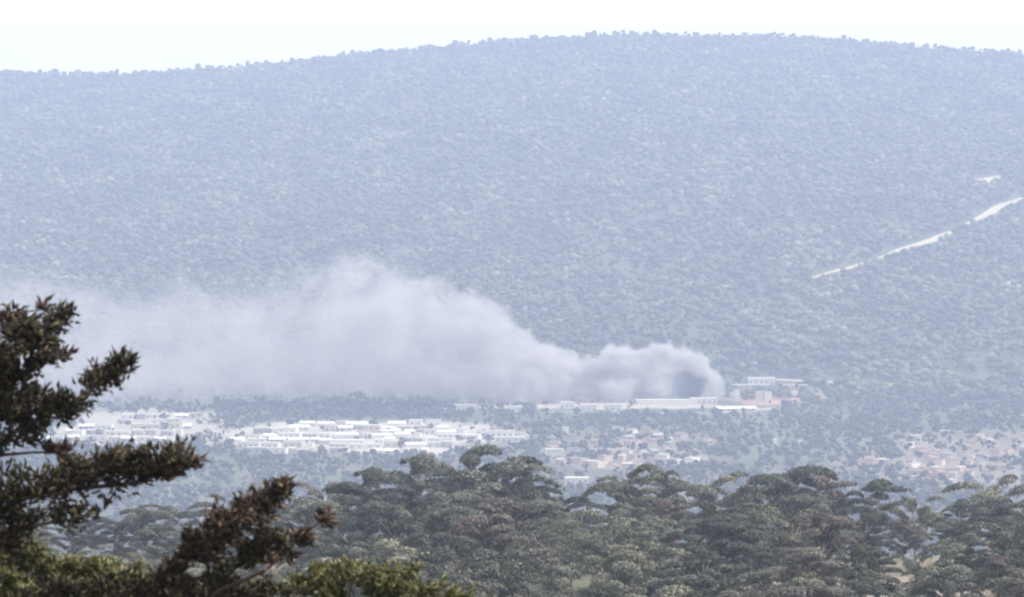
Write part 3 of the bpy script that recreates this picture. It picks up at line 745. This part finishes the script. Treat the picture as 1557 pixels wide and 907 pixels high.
# every branch: photograph points with foliage half-width (px) and its depth behind the nominal distance
BR = [
 ('dark', [(-330, 720, 10), (-120, 610, 30), (-30, 560, 46), (20, 515, 50), (62, 492, 34), (92, 474, 16), (112, 466, 6)], 0.0, 1500, 'olive'),
 ('dark', [(-300, 640, 10), (-80, 520, 30), (0, 478, 26), (40, 466, 14), (70, 460, 6)], .35, 600, 'russet'),
 ('up', [(0, 600, 30), (30, 560, 34), (72, 540, 18), (100, 532, 7)], .2, 420, 'russet'),
 ('dark', [(-320, 860, 10), (-120, 740, 30), (-20, 672, 44), (40, 636, 38), (92, 612, 24), (130, 590, 16), (155, 570, 28), (176, 556, 24), (192, 545, 9)], -.1, 1500, 'olive'),
 ('dark', [(-100, 690, 20), (0, 610, 36), (40, 596, 30), (80, 610, 26), (110, 628, 14)], .3, 700, 'olive'),
 ('thin', [(-200, 720, 10), (0, 684, 12), (50, 680, 12), (90, 680, 8), (112, 676, 5)], .2, 230, 'russet'),
 ('dark', [(-330, 960, 10), (-120, 840, 40), (0, 775, 56), (60, 750, 46), (120, 742, 36), (180, 722, 32), (225, 706, 30), (258, 690, 18), (275, 672, 8)], -.3, 1900, 'olive'),
 ('thin', [(200, 735, 22), (240, 722, 26), (270, 708, 15), (300, 700, 6)], -.2, 360, 'russet'),
 ('thin', [(60, 740, 20), (120, 712, 14), (170, 700, 10), (205, 686, 6)], -.35, 260, 'olive'),
 ('dark', [(-200, 900, 20), (-20, 830, 40), (50, 800, 36), (110, 790, 24), (160, 772, 12)], -.1, 800, 'olive'),
 ('dark', [(-60, 1200, 12), (100, 1040, 30), (220, 925, 30), (290, 850, 34), (340, 812, 38), (380, 785, 32), (410, 765, 22), (434, 745, 9)], -.5, 2600, 'russet'),
 ('dark', [(180, 1000, 20), (290, 920, 34), (350, 870, 34), (400, 835, 26), (430, 818, 10)], -.4, 900, 'olive'),
 ('thin', [(120, 1150, 6), (270, 960, 10), (330, 900, 12), (400, 870, 9), (425, 850, 10), (450, 825, 14), (472, 805, 16), (486, 793, 11), (497, 786, 5)], -.6, 420, 'russet'),
 ('dark', [(-100, 980, 30), (60, 915, 24), (180, 900, 26), (300, 903, 26), (400, 908, 22), (440, 900, 10)], -.2, 1300, 'olive'),
]
for bi, (kd, pts, dy, n, colr) in enumerate(BR):
    n = int(n*1.45)
    ppx_ = D0/F
    W3 = [at(p[0], p[1]+(8 if p[1] < 700 else 0), D0+dy+.25*math.sin(i*1.7+bi))-base for i, p in enumerate(pts)]; Rr = [p[2]*ppx_*.93 for p in pts]
    V = []; Fa = []
    a0 = Vector((0, 0, max(.5, W3[0].z-.3)))
    chain = [a0]+W3; lim = .003 if bi == len(BR)-1 else .02
    for i in range(len(chain)-1): cone_between(V, Fa, chain[i], chain[i+1], max(.004, lim*(1-i/len(chain))), max(.003, lim*(1-(i+1)/len(chain))), 6)
    # twigs
    PP = np.array([tuple(v) for v in W3]); seg = np.linalg.norm(np.diff(PP, axis=0), axis=1); cum = np.concatenate([[0], np.cumsum(seg)])
    m_tw = max(6, n//22); tips = []; dirs = []; wts = []
    for k in range(m_tw):
        tt = cum[-1]*(.02+.98*rng.random()**.85); j = min(int(np.searchsorted(cum, tt)-1), len(seg)-1); j = max(j, 0); u_ = (tt-cum[j])/seg[j]
        c = PP[j]*(1-u_)+PP[j+1]*u_; rr = Rr[j]*(1-u_)+Rr[j+1]*u_
        dr = (PP[j+1]-PP[j])/seg[j]
        o_ = rng.normal(0, 1, 3); o_[2] = abs(o_[2])*.9+.15 if rng.random() < .72 else -abs(o_[2])*.7
        o_ = o_-dr*np.dot(o_, dr)*.8; o_ /= np.linalg.norm(o_); o_ = o_*.8+dr*rng.uniform(.2, .8); o_ /= np.linalg.norm(o_)
        e = c+o_*rr*rng.uniform(.5, 1.15)
        cone_between(V, Fa, Vector(c), Vector(e), .007, .003, 3)
        tips.append((c, e)); dirs.append(o_); wts.append(max(rr, .02))
    bo = obj('branch', mesh('branch', [tuple(v) for v in V], Fa, M['cbark']), cyp)
    wts = np.array(wts)**1.3; wts /= wts.sum(); pick = rng.choice(len(tips), n, p=wts)
    cc = np.array([tips[q][0] for q in pick]); ee = np.array([tips[q][1] for q in pick]); dd = np.array([dirs[q] for q in pick])
    t_ = rng.uniform(.1, 1.05, n)[:, None]; rloc = np.linalg.norm(ee-cc, axis=1)[:, None]
    P = cc+(ee-cc)*t_+rng.normal(0, 1, (n, 3))*np.minimum(.018+rloc*.10, .035)
    O = dd*.9+rng.normal(0, .55, (n, 3))+np.array([.10, 0, .35])
    o = obj('foliage', sprays(P, O, rng.uniform(.045, .10, n), rng.uniform(.009, .018, n), F_CYP if colr == 'olive' else F_CYPR, 'foliage'), bo)
# yellow green bushes catching the sun along the bottom edge
def bush(pts, dist, label, n, m=F_BUSH):
    c0 = at(np.mean([p[0] for p in pts]), 930, dist); bx, by = c0.x, c0.y; b0 = Vector((bx, by, zat(bx, by)))
    root = bpy.data.objects.new('conifer_bush', None); C.objects.link(root); root.location = b0; tag(root, label, 'bush')
    V = []; Fa = []; PP = []; OO = []
    for px_, py_, rp in pts:
        e = at(px_, py_, dist+rng.uniform(-.25, .25))-b0
        s_ = Vector((e.x*.25, e.y*.25, max(.1, e.z*.25))); cone_between(V, Fa, Vector((0, 0, -.2)), s_, .05, .035, 6); cone_between(V, Fa, s_, e, .03, .006, 5)
        k = int(n*rp*rp/2500)
        nsub = 9
        for _ in range(nsub):
            o_ = rng.normal(0, 1, 3); o_[2] = abs(o_[2])*.7; o_ /= np.linalg.norm(o_)
            cpt = np.array(tuple(e))+np.array([rng.normal(0, .5), rng.normal(0, .5), rng.normal(0, .25)])*rp*dist/F
            q = k//nsub; tt = rng.uniform(0, 1, q)[:, None]
            PP.append(cpt+o_*tt*rp*.6*dist/F+rng.normal(0, .025, (q, 3))); OO.append(o_+rng.normal(0, .45, (q, 3))+np.array([.2, 0, .3]))
    # the body of the bush below the frame
    for _ in range(40):
        u_ = rng.random(); e = np.array([rng.normal(0, .5), rng.normal(0, .4), rng.uniform(.5, 4.2)])
        q = 60; PP.append(e+rng.normal(0, .12, (q, 3))); OO.append(rng.normal(0, .5, (q, 3))+np.array([0, 0, .5]))
    P = np.concatenate(PP); O = np.concatenate(OO); q = len(P)
    obj('stem', mesh('stem', [tuple(v) for v in V], Fa, M['cbark']), root)
    obj('foliage', sprays(P, O, rng.uniform(.04, .09, q), rng.uniform(.007, .014, q), m, 'foliage'), root)
bush([(-20, 870, 50), (15, 855, 40), (45, 850, 34), (70, 872, 40), (110, 880, 36), (145, 876, 30), (180, 886, 28), (215, 890, 26), (30, 905, 50), (100, 915, 50), (170, 920, 40), (235, 905, 22)], 43.5,
     'sunlit yellow-green conifer bush in the bottom left corner', 1300)
bush([(455, 900, 26), (490, 885, 26), (530, 880, 28), (565, 890, 28), (600, 880, 20), (628, 868, 12), (590, 900, 32), (640, 905, 22), (520, 915, 40), (680, 908, 12), (700, 910, 10)], 43.0,
     'small yellow-green conifer bush at the bottom, right of the cypress', 1300)

# ------------------------------------------------------------------ haze
m = bpy.data.materials.new('valley_haze'); m.use_nodes = True; nt = m.node_tree; nt.nodes.clear()
out = N(nt, "ShaderNodeOutputMaterial"); pv = N(nt, "ShaderNodeVolumePrincipled"); nt.links.new(pv.outputs[0], out.inputs['Volume'])
pv.inputs['Color'].default_value = (*HAZE_COLOR, 1); pv.inputs['Density'].default_value = HAZE_DENSITY; pv.inputs['Anisotropy'].default_value = 0.0
top = float(Z.max())+14
V, f = box(-6100, 6100, -500, 9500, -6, max(top, CAMZ+6))
tag(obj('haze', mesh('haze', V, f, m)), 'pale blue haze filling the valley', 'haze', kind='stuff')
